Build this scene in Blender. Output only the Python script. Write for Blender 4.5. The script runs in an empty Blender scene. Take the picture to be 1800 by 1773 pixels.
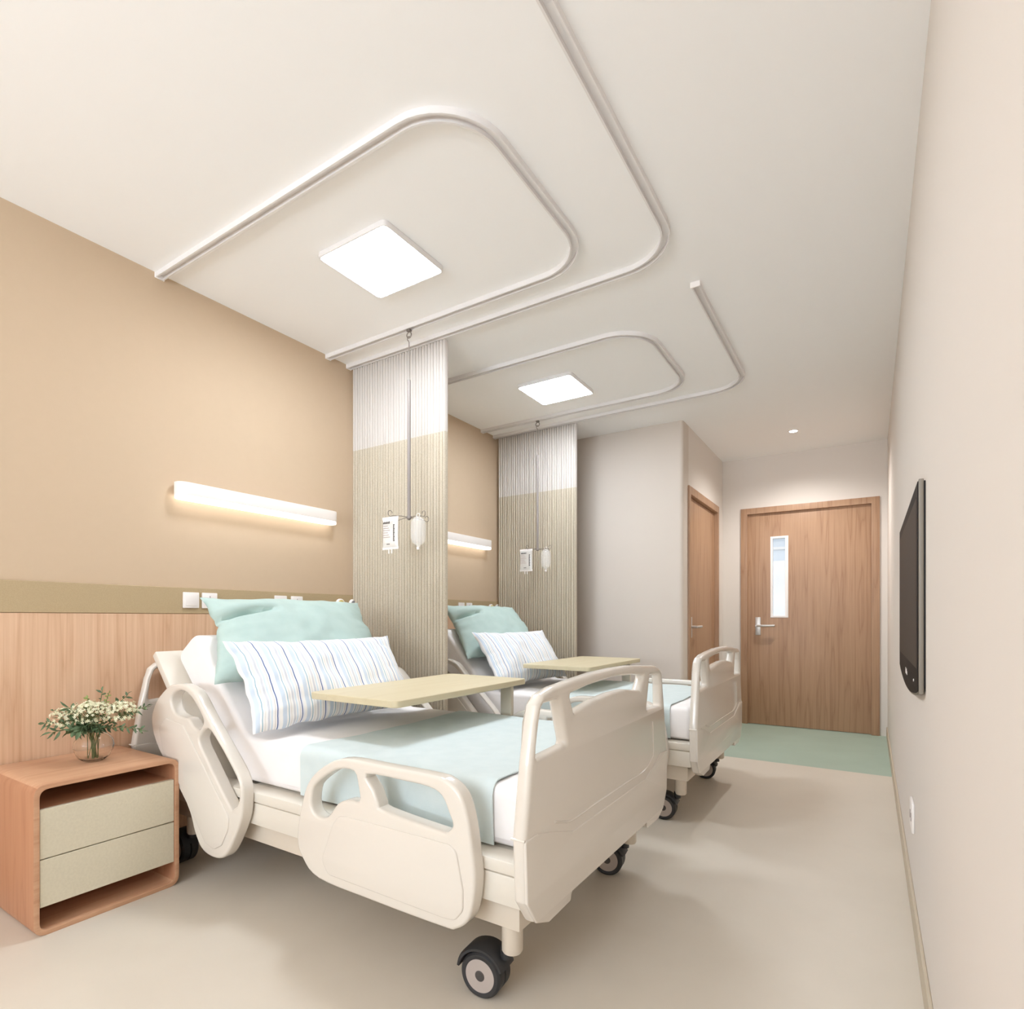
import bpy, bmesh, math, random
from mathutils import Vector, Matrix, noise
R = math.radians
PI = math.pi
sc = bpy.context.scene
COL = sc.collection

# ------------------------------------------------------------------ camera, world, light, exposure
H = 1.08
cd = bpy.data.cameras.new('camera'); cam = bpy.data.objects.new('camera', cd); COL.objects.link(cam)
cam.location = (0, 0, H); cam.rotation_euler = (R(90), 0, R(32.325))
cd.sensor_fit = 'HORIZONTAL'; cd.sensor_width = 36.0; cd.lens = 994.0 / 1800 * 36
cd.shift_x = 0.0; cd.shift_y = (1086 - 886.5) / 1800
cd.clip_start = 0.02
sc.camera = cam

w = bpy.data.worlds.new('world'); sc.world = w; w.use_nodes = True
w.node_tree.nodes['Background'].inputs[0].default_value = (0.86, 0.93, 1.0, 1)
w.node_tree.nodes['Background'].inputs[1].default_value = 1.0

def area(name, loc, rot, sx, sy, power, col):
    l = bpy.data.lights.new(name, 'AREA'); l.shape = 'RECTANGLE'; l.size = sx; l.size_y = sy
    l.energy = power; l.color = col
    o = bpy.data.objects.new(name, l); COL.objects.link(o); o.location = loc; o.rotation_euler = rot
    return o
# daylight entering by the big window behind the camera
area('window_daylight', (-1.35, -3.34, 1.45), (R(150), 0, 0), 2.5, 1.4, 84, (0.80, 0.90, 1.0))
# unseen ceiling light added in the corridor beyond the entrance door
area('corridor_ceiling_light', (-1.2, 7.6, 2.5), (0, 0, 0), 2.4, 0.8, 12, (0.93, 0.97, 1.0))

_l = bpy.data.lights.new('downlight_beam', 'SPOT'); _l.energy = 45; _l.spot_size = R(150); _l.spot_blend = 1; _l.shadow_soft_size = .05; _l.color = (1, .97, .94)
_o = bpy.data.objects.new('downlight_beam', _l); COL.objects.link(_o); _o.location = (-.565, 5.49, 2.69)
sc.view_settings.view_transform = 'Standard'; sc.view_settings.look = 'None'
sc.view_settings.gamma = 1.0; sc.view_settings.use_curve_mapping = False
sc.view_settings.exposure = 1.12
try:
    sc.cycles.max_bounces = 14; sc.cycles.diffuse_bounces = 8; sc.cycles.transparent_max_bounces = 16
    sc.cycles.caustics_refractive = True
except Exception:
    pass

# ------------------------------------------------------------------ helpers
ORG = {}

def lin(c):
    return tuple(((v/255)/12.92 if v/255 <= .04045 else ((v/255+.055)/1.055)**2.4) for v in c) + (1,)

def mat(name, rgb, rough=.5, metal=0, coat=0, **kw):
    m = bpy.data.materials.new(name); m.use_nodes = True
    b = m.node_tree.nodes['Principled BSDF']
    b.inputs['Base Color'].default_value = lin(rgb); b.inputs['Roughness'].default_value = rough
    b.inputs['Metallic'].default_value = metal; b.inputs['Coat Weight'].default_value = coat
    for k, v in kw.items():
        b.inputs[k.replace('_', ' ')].default_value = v
    return m

def nodes(m):
    nt = m.node_tree
    return nt, nt.nodes['Principled BSDF'], lambda t: nt.nodes.new(t), nt.links.new

def mottle(m, rgb2, scale=3, detail=5, bump=0, bscale=200, stretch=(1, 1, 1)):
    """soft procedural variation between the base colour and rgb2, and fine bump"""
    nt, b, N, L = nodes(m)
    tc = N('ShaderNodeTexCoord'); mp = N('ShaderNodeMapping'); mp.inputs['Scale'].default_value = stretch
    L(tc.outputs['Object'], mp.inputs[0])
    n = N('ShaderNodeTexNoise'); n.inputs['Scale'].default_value = scale; n.inputs['Detail'].default_value = detail
    L(mp.outputs[0], n.inputs[0])
    r = N('ShaderNodeValToRGB'); r.color_ramp.elements[0].position = .35; r.color_ramp.elements[1].position = .68
    r.color_ramp.elements[0].color = b.inputs['Base Color'].default_value; r.color_ramp.elements[1].color = lin(rgb2)
    L(n.outputs[0], r.inputs[0]); L(r.outputs[0], b.inputs['Base Color'])
    if bump:
        n2 = N('ShaderNodeTexNoise'); n2.inputs['Scale'].default_value = bscale; L(mp.outputs[0], n2.inputs[0])
        bp = N('ShaderNodeBump'); bp.inputs['Strength'].default_value = bump; bp.inputs['Distance'].default_value = .002
        L(n2.outputs[0], bp.inputs['Height']); L(bp.outputs[0], b.inputs['Normal'])
    return m

def wood(name, light, mid, dark, axis='Z', rough=.45, fine=90, plank=6.0):
    """straight grain along AXIS with cathedral figure and fine pores"""
    m = mat(name, light, rough)
    nt, b, N, L = nodes(m)
    tc = N('ShaderNodeTexCoord')
    def mapped(s_across, s_along):
        mp = N('ShaderNodeMapping'); s = [s_across]*3; s['XYZ'.index(axis)] = s_along
        mp.inputs['Scale'].default_value = s; L(tc.outputs['Object'], mp.inputs[0]); return mp
    n1 = N('ShaderNodeTexNoise'); n1.inputs['Scale'].default_value = 1; n1.inputs['Detail'].default_value = 3
    L(mapped(plank, .42).outputs[0], n1.inputs[0])
    mul = N('ShaderNodeMath'); mul.operation = 'MULTIPLY'; mul.inputs[1].default_value = 14
    L(n1.outputs[0], mul.inputs[0])
    fr = N('ShaderNodeMath'); fr.operation = 'PINGPONG'; fr.inputs[1].default_value = 1; L(mul.outputs[0], fr.inputs[0])
    r1 = N('ShaderNodeValToRGB'); e = r1.color_ramp.elements
    e[0].position = 0; e[0].color = lin(dark); e[1].position = 1; e[1].color = lin(light)
    e2 = e.new(.12); e2.color = lin(mid); e3 = e.new(.5); e3.color = lin(light)
    L(fr.outputs[0], r1.inputs[0])
    n2 = N('ShaderNodeTexNoise'); n2.inputs['Scale'].default_value = 1; n2.inputs['Detail'].default_value = 6
    n2.inputs['Roughness'].default_value = .7
    L(mapped(fine, 2.2).outputs[0], n2.inputs[0])
    r2 = N('ShaderNodeValToRGB'); r2.color_ramp.elements[0].position = .36; r2.color_ramp.elements[1].position = .66
    r2.color_ramp.elements[0].color = lin(mid); r2.color_ramp.elements[1].color = lin(light)
    L(n2.outputs[0], r2.inputs[0])
    mx = N('ShaderNodeMix'); mx.data_type = 'RGBA'; mx.inputs['Factor'].default_value = .62
    L(r1.outputs[0], mx.inputs[6]); L(r2.outputs[0], mx.inputs[7]); L(mx.outputs[2], b.inputs['Base Color'])
    bp = N('ShaderNodeBump'); bp.inputs['Strength'].default_value = .12; bp.inputs['Distance'].default_value = .001
    L(n2.outputs[0], bp.inputs['Height']); L(bp.outputs[0], b.inputs['Normal'])
    return m

def emis(name, rgb, strength):
    m = mat(name, rgb, .4); b = m.node_tree.nodes['Principled BSDF']
    b.inputs['Emission Color'].default_value = lin(rgb); b.inputs['Emission Strength'].default_value = strength
    return m

def glass(name, tint=(1, 1, 1, 1), ior=1.45, rough=0):
    m = bpy.data.materials.new(name); m.use_nodes = True; nt = m.node_tree
    b = nt.nodes['Principled BSDF']; b.inputs['Base Color'].default_value = tint
    b.inputs['Transmission Weight'].default_value = 1; b.inputs['IOR'].default_value = ior
    b.inputs['Roughness'].default_value = rough
    return m

def film(name, rgb, clear):
    """thin clear plastic: mostly see-through, a little gloss and milk"""
    m = bpy.data.materials.new(name); m.use_nodes = True; nt = m.node_tree
    b = nt.nodes['Principled BSDF']; b.inputs['Base Color'].default_value = lin(rgb)
    b.inputs['Roughness'].default_value = .12; b.inputs['Alpha'].default_value = 1-clear
    b.inputs['Specular IOR Level'].default_value = .8
    return m

def to_mesh(bm, name='m'):
    me = bpy.data.meshes.new(name); bmesh.ops.recalc_face_normals(bm, faces=bm.faces); bm.to_mesh(me); bm.free(); return me

def link(name, bm, m, parent=None, org=None, angle=38, slots=None):
    """bm in world coordinates -> one object; ORG keeps each thing's base point"""
    if parent is not None:
        o0 = ORG[parent.name]
    elif org is None:
        xs = [v.co for v in bm.verts]
        lo = Vector((min(c[i] for c in xs) for i in range(3))); hi = Vector((max(c[i] for c in xs) for i in range(3)))
        o0 = Vector(((lo.x+hi.x)/2, (lo.y+hi.y)/2, lo.z))
    else:
        o0 = Vector(org)
    for v in bm.verts: v.co -= o0
    bmesh.ops.recalc_face_normals(bm, faces=bm.faces)
    me = bpy.data.meshes.new(name); bm.to_mesh(me); bm.free()
    for p in me.polygons: p.use_smooth = True
    me.set_sharp_from_angle(angle=R(angle))
    for mm in ([m] + list(slots or [])): me.materials.append(mm)
    o = bpy.data.objects.new(name, me); COL.objects.link(o)
    if parent is not None:
        o.parent = parent
    else:
        o.location = o0
    ORG[o.name] = o0
    return o

def tag(o, label=None, cat=None, group=None, kind=None):
    if label: o['label'] = label
    if cat: o['category'] = cat
    if group: o['group'] = group
    if kind: o['kind'] = kind
    return o

def thing(name, loc, label, cat, group=None):
    o = bpy.data.objects.new(name, None); COL.objects.link(o); o.location = loc; o.empty_display_size = .1
    ORG[o.name] = Vector(loc)
    return tag(o, label, cat, group)

def struct(name, bm, m, parent=None, angle=38):
    o = link(name, bm, m, parent, angle=angle)
    if parent is None: o['kind'] = 'structure'
    return o

def copy_tree(o, parent=None):
    c = o.copy(); COL.objects.link(c)
    if parent is not None: c.parent = parent
    for ch in [x for x in KIDS.get(o.name, [])]:
        copy_tree(ch, c)
    return c
KIDS = {}
def kids_index():
    KIDS.clear()
    for o in bpy.data.objects:
        if o.parent: KIDS.setdefault(o.parent.name, []).append(o)

def repeat(o, delta, label):
    kids_index()
    c = copy_tree(o); c.location = o.location + Vector(delta); c['label'] = label
    return c

def box(bm, lo, hi, bev=0, seg=2, M=None):
    r = bmesh.ops.create_cube(bm, size=1)
    vs = r['verts']; s = [hi[i]-lo[i] for i in range(3)]; c = [(hi[i]+lo[i])/2 for i in range(3)]
    for v in vs: v.co = Vector((v.co.x*s[0]+c[0], v.co.y*s[1]+c[1], v.co.z*s[2]+c[2]))
    if bev:
        es = list({e for v in vs for e in v.link_edges})
        g = bmesh.ops.bevel(bm, geom=es, offset=bev, segments=seg, profile=.5, affect='EDGES')
        vs = list({v for f in g['faces'] for v in f.verts} | {v for v in vs if v.is_valid})
    if M is not None:
        for v in vs:
            if v.is_valid: v.co = M @ v.co
    return bm

def bx(lo, hi, bev=0, seg=2):
    return box(bmesh.new(), lo, hi, bev, seg)

def rounded(poly, r, n=6):
    out = []; k = len(poly)
    rs = r if isinstance(r, (list, tuple)) else [r]*k
    for i, p in enumerate(poly):
        a = Vector(poly[i-1]).to_2d(); p2 = Vector(p).to_2d(); b = Vector(poly[(i+1) % k]).to_2d()
        rr = rs[i]
        if rr <= 0: out.append(tuple(p2)); continue
        da = (a-p2); db = (b-p2); la = da.length; lb = db.length; da.normalize(); db.normalize()
        ang = da.angle(db); t = min(rr/math.tan(ang/2), la*.49, lb*.49)
        s = p2+da*t; e = p2+db*t
        for j in range(n+1):
            u = j/n
            out.append(tuple((1-u)**2*s+2*u*(1-u)*p2+u*u*e))
    return out

def smooth_loop(pts, n=6):
    out = []; k = len(pts)
    for i in range(k):
        p0, p1, p2, p3 = (Vector(pts[(i+j-1) % k]) for j in range(4))
        for j in range(n):
            t = j/n
            out.append(tuple(.5*((2*p1)+(-p0+p2)*t+(2*p0-5*p1+4*p2-p3)*t*t+(-p0+3*p1-3*p2+p3)*t**3)))
    return out

def smooth_path(pts, n=8):
    out = []; k = len(pts)
    P = [Vector(p) for p in pts]
    for i in range(k-1):
        p0 = P[max(i-1, 0)]; p1 = P[i]; p2 = P[i+1]; p3 = P[min(i+2, k-1)]
        for j in range(n):
            t = j/n
            out.append(.5*((2*p1)+(-p0+p2)*t+(2*p0-5*p1+4*p2-p3)*t*t+(-p0+3*p1-3*p2+p3)*t**3))
    out.append(P[-1]); return out

def plate(loops, thick, bev, place, res=2):
    """flat shape with holes, THICK deep, rounded edges; place(a,b,c) -> world point"""
    cu = bpy.data.curves.new('tmp', 'CURVE'); cu.dimensions = '2D'; cu.fill_mode = 'BOTH'
    cu.extrude = max(thick/2-bev, 0); cu.bevel_depth = bev; cu.bevel_resolution = res; cu.offset = -bev
    for lp in loops:
        s = cu.splines.new('POLY'); s.points.add(len(lp)-1)
        for i, p in enumerate(lp): s.points[i].co = (p[0], p[1], 0, 1)
        s.use_cyclic_u = True
    o = bpy.data.objects.new('tmp', cu); COL.objects.link(o)
    dg = bpy.context.evaluated_depsgraph_get()
    me = bpy.data.meshes.new_from_object(o.evaluated_get(dg))
    bpy.data.objects.remove(o); bpy.data.curves.remove(cu)
    bm = bmesh.new(); bm.from_mesh(me); bpy.data.meshes.remove(me)
    bmesh.ops.remove_doubles(bm, verts=bm.verts, dist=1e-5)
    for v in bm.verts: v.co = Vector(place(*v.co))
    return bm

def YZ(x): return lambda a, b, c: (x+c, a, b)
def XZ(y): return lambda a, b, c: (a, y+c, b)
def XY(z): return lambda a, b, c: (a, b, z+c)

def join(*bms):
    base = bms[0]
    for b in bms[1:]:
        me = bpy.data.meshes.new('t'); b.to_mesh(me); b.free(); base.from_mesh(me); bpy.data.meshes.remove(me)
    return base

def tube(pts, rad, n=8, bm=None, cyclic=False):
    bm = bm or bmesh.new(); P = [Vector(p) for p in pts]; k = len(P)
    rads = rad if isinstance(rad, (list, tuple)) else [rad]*k
    rings = []; up = None
    for i, p in enumerate(P):
        if cyclic: d = P[(i+1) % k]-P[i-1]
        else: d = P[min(i+1, k-1)]-P[max(i-1, 0)]
        d.normalize()
        if up is None:
            up = Vector((0, 0, 1)) if abs(d.z) < .9 else Vector((1, 0, 0))
        a = up-d*up.dot(d); a.normalize(); up = a; b = d.cross(a)
        rings.append([bm.verts.new(p+(a*math.cos(2*PI*j/n)+b*math.sin(2*PI*j/n))*rads[i]) for j in range(n)])
    m = k if cyclic else k-1
    for i in range(m):
        A, B = rings[i], rings[(i+1) % k]
        for j in range(n): bm.faces.new((A[j], A[(j+1) % n], B[(j+1) % n], B[j]))
    if not cyclic:
        bm.faces.new(rings[0][::-1]); bm.faces.new(rings[-1])
    return bm

def lathe(prof, c, axis='Z', n=40, bm=None, caps=True):
    """prof [(r, h)] around AXIS through c"""
    bm = bm or bmesh.new(); rings = []
    for r, h in prof:
        ring = []
        for j in range(n):
            a = 2*PI*j/n; u, v = r*math.cos(a), r*math.sin(a)
            p = {'Z': (u, v, h), 'Y': (u, h, v), 'X': (h, u, v)}[axis]
            ring.append(bm.verts.new(Vector(c)+Vector(p)))
        rings.append(ring)
    for A, B in zip(rings, rings[1:]):
        for j in range(n): bm.faces.new((A[j], A[(j+1) % n], B[(j+1) % n], B[j]))
    if caps:
        if prof[0][0] > 1e-6: bm.faces.new(rings[0][::-1])
        if prof[-1][0] > 1e-6: bm.faces.new(rings[-1])
    bmesh.ops.remove_doubles(bm, verts=bm.verts, dist=1e-6)
    return bm

def sweep(profile, path, bm=None):
    """profile [(side, z)] swept along a horizontal path"""
    bm = bm or bmesh.new(); P = [Vector(p) for p in path]; k = len(P); rings = []
    for i, p in enumerate(P):
        d1 = (P[i]-P[i-1]).normalized() if i else (P[1]-P[0]).normalized()
        d2 = (P[i+1]-P[i]).normalized() if i < k-1 else d1
        d = (d1+d2).normalized(); s = Vector((d.y, -d.x, 0)); f = 1/max(d.dot(d1), .5)
        rings.append([bm.verts.new(p+s*a*f+Vector((0, 0, z))) for a, z in profile])
    n = len(profile)
    for A, B in zip(rings, rings[1:]):
        for j in range(n): bm.faces.new((A[j], A[(j+1) % n], B[(j+1) % n], B[j]))
    bm.faces.new(rings[0][::-1]); bm.faces.new(rings[-1])
    return bm

# ------------------------------------------------------------------ materials
M_ceil = mat('ceiling_paint', (246, 246, 246), .9)
M_white = mat('white_wall_paint', (222, 215, 208), .85)
M_tanwall = mottle(mat('beige_wallpaper', (200, 178, 152), .85), (199, 177, 151), 30, 4, .08, 400)
M_band = mottle(mat('khaki_band_laminate', (176, 156, 122), .7), (182, 162, 128), 250, 2, .1, 600)
M_woodwall = wood('oak_wall_panel', (222, 188, 158), (204, 164, 132), (188, 144, 112), 'Z', .5, 120, 8)
M_woodns = wood('oak_nightstand', (204, 162, 130), (190, 144, 112), (172, 122, 91), 'Y', .45, 110, 6)
M_woodns2 = wood('oak_nightstand_side_shaded', (184, 136, 104), (172, 122, 92), (156, 106, 76), 'Z', .45, 110, 6)  # oak with upright grain; the side's shade is put into a darker colour
M_door = wood('walnut_door', (178, 143, 113), (158, 121, 93), (136, 97, 71), 'Z', .42, 120, 7)
M_floor = mottle(mat('beige_vinyl_floor', (214, 206, 193), .42), (208, 200, 187), 2.2, 6)
M_green = mottle(mat('green_vinyl_floor', (166, 186, 172), .45), (160, 180, 166), 3, 6)
M_base = mat('beige_baseboard', (196, 184, 164), .6)
M_bed = mat('ivory_plastic', (220, 214, 205), .22, 0, .3)
M_bedm = mat('ivory_metal', (220, 214, 203), .4)
M_post = mat('grey_painted_steel', (214, 204, 190), .4)
M_sheet = mottle(mat('white_sheet', (240, 237, 237), .9), (237, 234, 234), 12, 3, .2, 60)
M_throw = mottle(mat('pale_aqua_cloth', (210, 222, 223), .92), (205, 218, 219), 18, 6, .5, 900, (1, 1, 1))
M_pgreen = mottle(mat('mint_cotton', (180, 201, 196), .9), (174, 196, 191), 14, 5, .3, 400)
M_table = wood('maple_laminate', (204, 193, 163), (199, 187, 155), (194, 180, 147), 'Y', .5, 80, 5)
M_tleg = mat('putty_steel', (208, 203, 188), .45)
M_black = mat('black_rubber', (44, 44, 46), .5)
M_hub = mat('grey_hub', (176, 166, 160), .5)
M_hubc = mat('dark_hub_cap', (70, 66, 64), .5)
M_cream = mottle(mat('cream_drawer', (212, 205, 184), .6), (206, 199, 178), 120, 3)
M_alu = mat('brushed_aluminium', (206, 203, 200), .35, .55)
M_track = mat('white_track', (228, 225, 224), .4)
M_steel = mat('satin_steel', (134, 126, 120), .4, .5)
M_rod = mat('grey_rod', (138, 130, 126), .6)
M_lampbody = mat('white_lamp_body', (240, 234, 230), .4)
M_plate = mat('white_plastic', (240, 236, 234), .35)
M_panelglow = emis('ceiling_panel_glow', (240, 247, 255), 22.0)
M_lampglow = emis('wall_lamp_glow', (255, 252, 248), 1.4)
M_downglow = emis('downlight_glow', (255, 252, 246), 9.0)
M_screen = mat('tv_screen', (62, 54, 48), .6, Specular_IOR_Level=.3)
M_tvbezel = mat('tv_bezel', (34, 30, 28), .6, Specular_IOR_Level=.2)
M_tvside = mat('tv_silver', (128, 120, 108), .4, .1)
M_tvback = mat('tv_back', (14, 13, 13), .6)
M_leaf = mottle(mat('leaf_green', (62, 84, 54), .55), (104, 126, 88), 40, 3)
M_leaf2 = mottle(mat('leaf_olive', (128, 142, 78), .6), (150, 160, 92), 40, 3)
M_stem = mat('stem_green', (104, 112, 66), .6)
M_petal = mottle(mat('cream_petal', (236, 234, 208), .7), (214, 214, 172), 60, 3)
M_glass = glass('vase_glass', (.985, .99, .98, 1), 1.25)
M_pane = film('door_pane_glass', (235, 240, 244), .88)
M_bag = film('iv_bag_plastic', (250, 250, 250), .52)
M_bottle = film('iv_bottle_plastic', (255, 255, 255), .74)
M_ink = mat('printed_ink', (52, 48, 48), .6)
M_inkl = mat('grey_ink', (150, 136, 134), .6)
M_yellow = mat('yellow_ring', (226, 206, 120), .5)
M_grey = mat('grey_ring', (150, 150, 152), .5)

def curtain_mat():
    m = mat('two_tone_curtain', (238, 232, 224), .85); nt, b, N, L = nodes(m)
    g = N('ShaderNodeTexCoord'); s = N('ShaderNodeSeparateXYZ'); L(g.outputs['Object'], s.inputs[0])
    n = N('ShaderNodeTexNoise'); n.inputs['Scale'].default_value = 260; n.inputs['Detail'].default_value = 3
    mp = N('ShaderNodeMapping'); mp.inputs['Scale'].default_value = (1, 1, .6); L(g.outputs['Object'], mp.inputs[0]); L(mp.outputs[0], n.inputs[0])
    r = N('ShaderNodeValToRGB'); r.color_ramp.elements[0].position = .3; r.color_ramp.elements[1].position = .7
    r.color_ramp.elements[0].color = lin((180, 169, 149)); r.color_ramp.elements[1].color = lin((200, 190, 173)); L(n.outputs[0], r.inputs[0])
    gt = N('ShaderNodeMath'); gt.operation = 'GREATER_THAN'; gt.inputs[1].default_value = 2.16-.30; L(s.outputs[2], gt.inputs[0])
    mx = N('ShaderNodeMix'); mx.data_type = 'RGBA'; L(gt.outputs[0], mx.inputs['Factor'])
    L(r.outputs[0], mx.inputs[6]); mx.inputs[7].default_value = lin((206, 200, 194)); L(mx.outputs[2], b.inputs['Base Color'])
    return m
M_curtain = curtain_mat()

def stripe_mat():
    """woven stripes running from the top hem to the bottom hem of the pillow"""
    m = mat('blue_striped_cotton', (240, 238, 236), .9); nt, b, N, L = nodes(m)
    at = N('ShaderNodeUVMap'); at.uv_map = 'UVMap'; s = N('ShaderNodeSeparateXYZ'); L(at.outputs[0], s.inputs[0])
    mu = N('ShaderNodeMath'); mu.operation = 'MULTIPLY'; mu.inputs[1].default_value = 8.0; L(s.outputs[0], mu.inputs[0])
    fr = N('ShaderNodeMath'); fr.operation = 'FRACT'; L(mu.outputs[0], fr.inputs[0])
    r = N('ShaderNodeValToRGB'); r.color_ramp.interpolation = 'CONSTANT'; cr = r.color_ramp
    W = (240, 239, 239); stops = [(0, W), (.08, (204, 216, 230)), (.24, W), (.31, (142, 178, 196)), (.345, W), (.40, (226, 224, 222)), (.46, W),
             (.52, (206, 209, 217)), (.60, W), (.64, (208, 222, 234)), (.70, W), (.77, (220, 216, 214)), (.82, W), (.86, (72, 98, 150)), (.90, (228, 232, 238)), (.96, W)]
    cr.elements[0].position = 0; cr.elements[0].color = lin(W); cr.elements[1].position = stops[1][0]; cr.elements[1].color = lin(stops[1][1])
    for p, c in stops[2:]:
        e = cr.elements.new(p); e.color = lin(c)
    L(fr.outputs[0], r.inputs[0]); L(r.outputs[0], b.inputs['Base Color'])
    return m
M_stripe = stripe_mat()

# ------------------------------------------------------------------ room shell
XL, XR, YF, YB, HC = -2.855, 0.137, 6.19, -3.4, 2.715
YBATH, XBATH = 4.70, -1.305
struct('floor', bx((XL-.1, YB-.1, -.1), (XR+.1, 4.63, 0)), M_floor)
struct('floor', bx((XL-.1, 4.63, -.1), (XR+.1, YF+.12, 0)), M_green)
struct('ceiling', bx((XL-.1, YB-.1, HC), (XR+.1, YF+.12, HC+.1)), M_ceil)
struct('wall_left', bx((XL-.1, YB-.1, 0), (XL, YBATH+.1, HC)), M_tanwall)
struct('wall_right', bx((XR, YB-.1, 0), (XR+.1, YF, HC)), M_white)
# lower panelling and band on the left wall
struct('trim_1', bx((XL, YB, 0), (XL+.022, YBATH, 1.100)), M_woodwall)
struct('trim_2', bx((XL, YB, 1.1015), (XL+.018, YBATH, 1.229), .002, 1), M_band)
# bathroom block: front face and passage side in one rounded-corner wall with a door opening in the side
prof = [(XL-.02, YBATH), (XBATH-.03, YBATH)]
for k in range(1, 7):
    a = -PI/2+PI/2*k/6
    prof.append((XBATH-.03+.03*math.cos(a), YBATH+.03+.03*math.sin(a)))
bm = bmesh.new()
prof += [(XBATH, 4.875), (XBATH-.12, 4.875), (XBATH-.12, 4.80), (XL-.02, 4.80)]
lo = [bm.verts.new((x, y, 0)) for x, y in prof]; hi = [bm.verts.new((x, y, HC)) for x, y in prof]
for i in range(len(prof)):
    j = (i+1) % len(prof); bm.faces.new((lo[i], lo[j], hi[j], hi[i]))
bm.faces.new(lo[::-1]); bm.faces.new(hi)
struct('wall_bathroom', bm, mat('bathroom_wall_paint', (210, 200, 190), .85))
bm = bx((XBATH-.12, 4.875, 2.185), (XBATH, 5.945, HC)); box(bm, (XBATH-.12, 5.945, 0), (XBATH, YF+.05, HC))
struct('wall_passage', bm, M_white)
# far wall around the entrance door
DX0, DX1, DZ = -1.10, .055, 2.175
bm = bx((XBATH-.1, YF, 0), (DX0, YF+.12, HC)); box(bm, (DX1, YF, 0), (XR+.1, YF+.12, HC)); box(bm, (DX0, YF, DZ), (DX1, YF+.12, HC))
struct('wall_far', bm, M_white)
struct('baseboard_right', bx((XR-.010, YB, 0), (XR, YF, .085), .002, 1), M_base)
# back wall (behind the camera) with the window the daylight comes through
wx0, wx1, wz0, wz1 = -2.6, -.1, .62, 2.62
bm = bx((XL-.1, YB-.1, 0), (XR+.1, YB, wz0)); box(bm, (XL-.1, YB-.1, wz1), (XR+.1, YB, HC)); box(bm, (XL-.1, YB-.1, wz0), (wx0, YB, wz1)); box(bm, (wx1, YB-.1, wz0), (XR+.1, YB, wz1))
struct('wall_back', bm, M_white)
bm = bmesh.new()
for x in (wx0, -1.37, wx1-.05): box(bm, (x, YB-.09, wz0), (x+.05, YB-.04, wz1), .004, 1)
for z in (wz0, wz1-.05): box(bm, (wx0, YB-.09, z), (wx1, YB-.04, z+.05), .004, 1)
struct('window_1', bm, M_alu)

# ---- entrance door
o = bmesh.new()
fo = [(-1.122, 0), (-1.122, 2.197), (.077, 2.197), (.077, 0)]; fi = [(.012, 0), (.012, 2.137), (-1.058, 2.137), (-1.058, 0)]
o.free()
def casing(pts_out, pts_in, depth0, depth1, place, bev=.003):
    loop = pts_out + pts_in
    return plate([loop], abs(depth1-depth0), bev, lambda a, b, c: place(a, b, (depth0+depth1)/2+c))
door1 = link('door_1', plate([[(-1.0578, .004), (.0118, .004), (.0118, 2.1365), (-1.0578, 2.1365)], [(-.838, 1.092), (-.838, 1.890), (-.691, 1.890), (-.691, 1.092)]], .045, .001, XZ(YF+.035)), M_door)
door1['kind'] = 'structure'
fr = casing(fo, fi, -.018, .10, lambda a, b, c: (a, YF+c, b)); link('door_frame', fr, M_door, door1)
link('vision_panel_frame', plate([[(-.846, 1.084), (-.683, 1.084), (-.683, 1.898), (-.846, 1.898)], [(-.826, 1.104), (-.826, 1.878), (-.712, 1.878), (-.712, 1.104)]], .052, .002, XZ(YF+.035)), M_plate, door1)
link('glass_pane', bx((-.828, YF+.034, 1.102), (-.710, YF+.040, 1.880)), M_pane, door1)
hd = bx((-.986, YF+.003, .907), (-.936, YF+.012, 1.089), .003)
tube([(-.968, YF+.01, 1.002), (-.968, YF-.045, 1.002)], .011, 12, hd)
tube([(-.968, YF-.040, 1.002), (-.95, YF-.047, 1.002), (-.90, YF-.05, 1.002), (-.80, YF-.046, 1.004)], [.010, .011, .012, .011], 12, hd)
link('door_handle', hd, M_alu, door1)

# ---- bathroom door in the passage wall
PX = XBATH
def yzp(a, b, c): return (PX+c, a, b)
door2 = link('door_2', bx((PX-.062, 4.905, .004), (PX-.022, 5.915, 2.134), .001, 1), M_door); door2['kind'] = 'structure'
fr = casing([(4.848, 0), (4.848, 2.205), (5.964, 2.205), (5.964, 0)], [(5.918, 0), (5.918, 2.138), (4.902, 2.138), (4.902, 0)], -.11, .016, yzp)
link('door_frame', fr, M_door, door2)
hd = bx((PX-.024, 5.00, .907), (PX-.014, 5.05, 1.089), .003)
tube([(PX-.02, 5.025, 1.002), (PX+.035, 5.025, 1.002)], .011, 12, hd)
tube([(PX+.030, 5.025, 1.002), (PX+.037, 5.045, 1.002), (PX+.04, 5.10, 1.002), (PX+.036, 5.17, 1.004)], [.010, .011, .012, .011], 12, hd)
link('door_handle', hd, M_alu, door2)

# ---- corridor seen through the pane
M_corr = mat('corridor_wall_paint', (214, 222, 232), .8)
struct('floor', bx((-3.6, YF+.12, -.1), (1.5, 9.0, -.002)), mat('corridor_floor', (196, 204, 200), .4))
struct('ceiling', bx((-3.6, YF+.12, 2.72), (1.5, 9.0, 2.8)), M_ceil)
bm = bx((-3.6, 8.9, 0), (1.5, 9.0, 2.72)); struct('wall_corridor', bm, M_corr)
struct('wall_corridor', bx((-3.7, YF+.12, 0), (-3.6, 9.0, 2.72)), M_corr)
struct('wall_corridor', bx((1.5, YF+.12, 0), (1.6, 9.0, 2.72)), M_corr)
bm = bmesh.new()
for z in (2.06, 2.36): box(bm, (-3.5, 8.86, z), (1.4, 8.9, z+.035))
struct('trim_3', bm, M_plate)
bm = bx((-1.40, 8.87, 0), (-.9, 8.9, 1.9), .004)
struct('trim_4', bm, M_plate)

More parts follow.
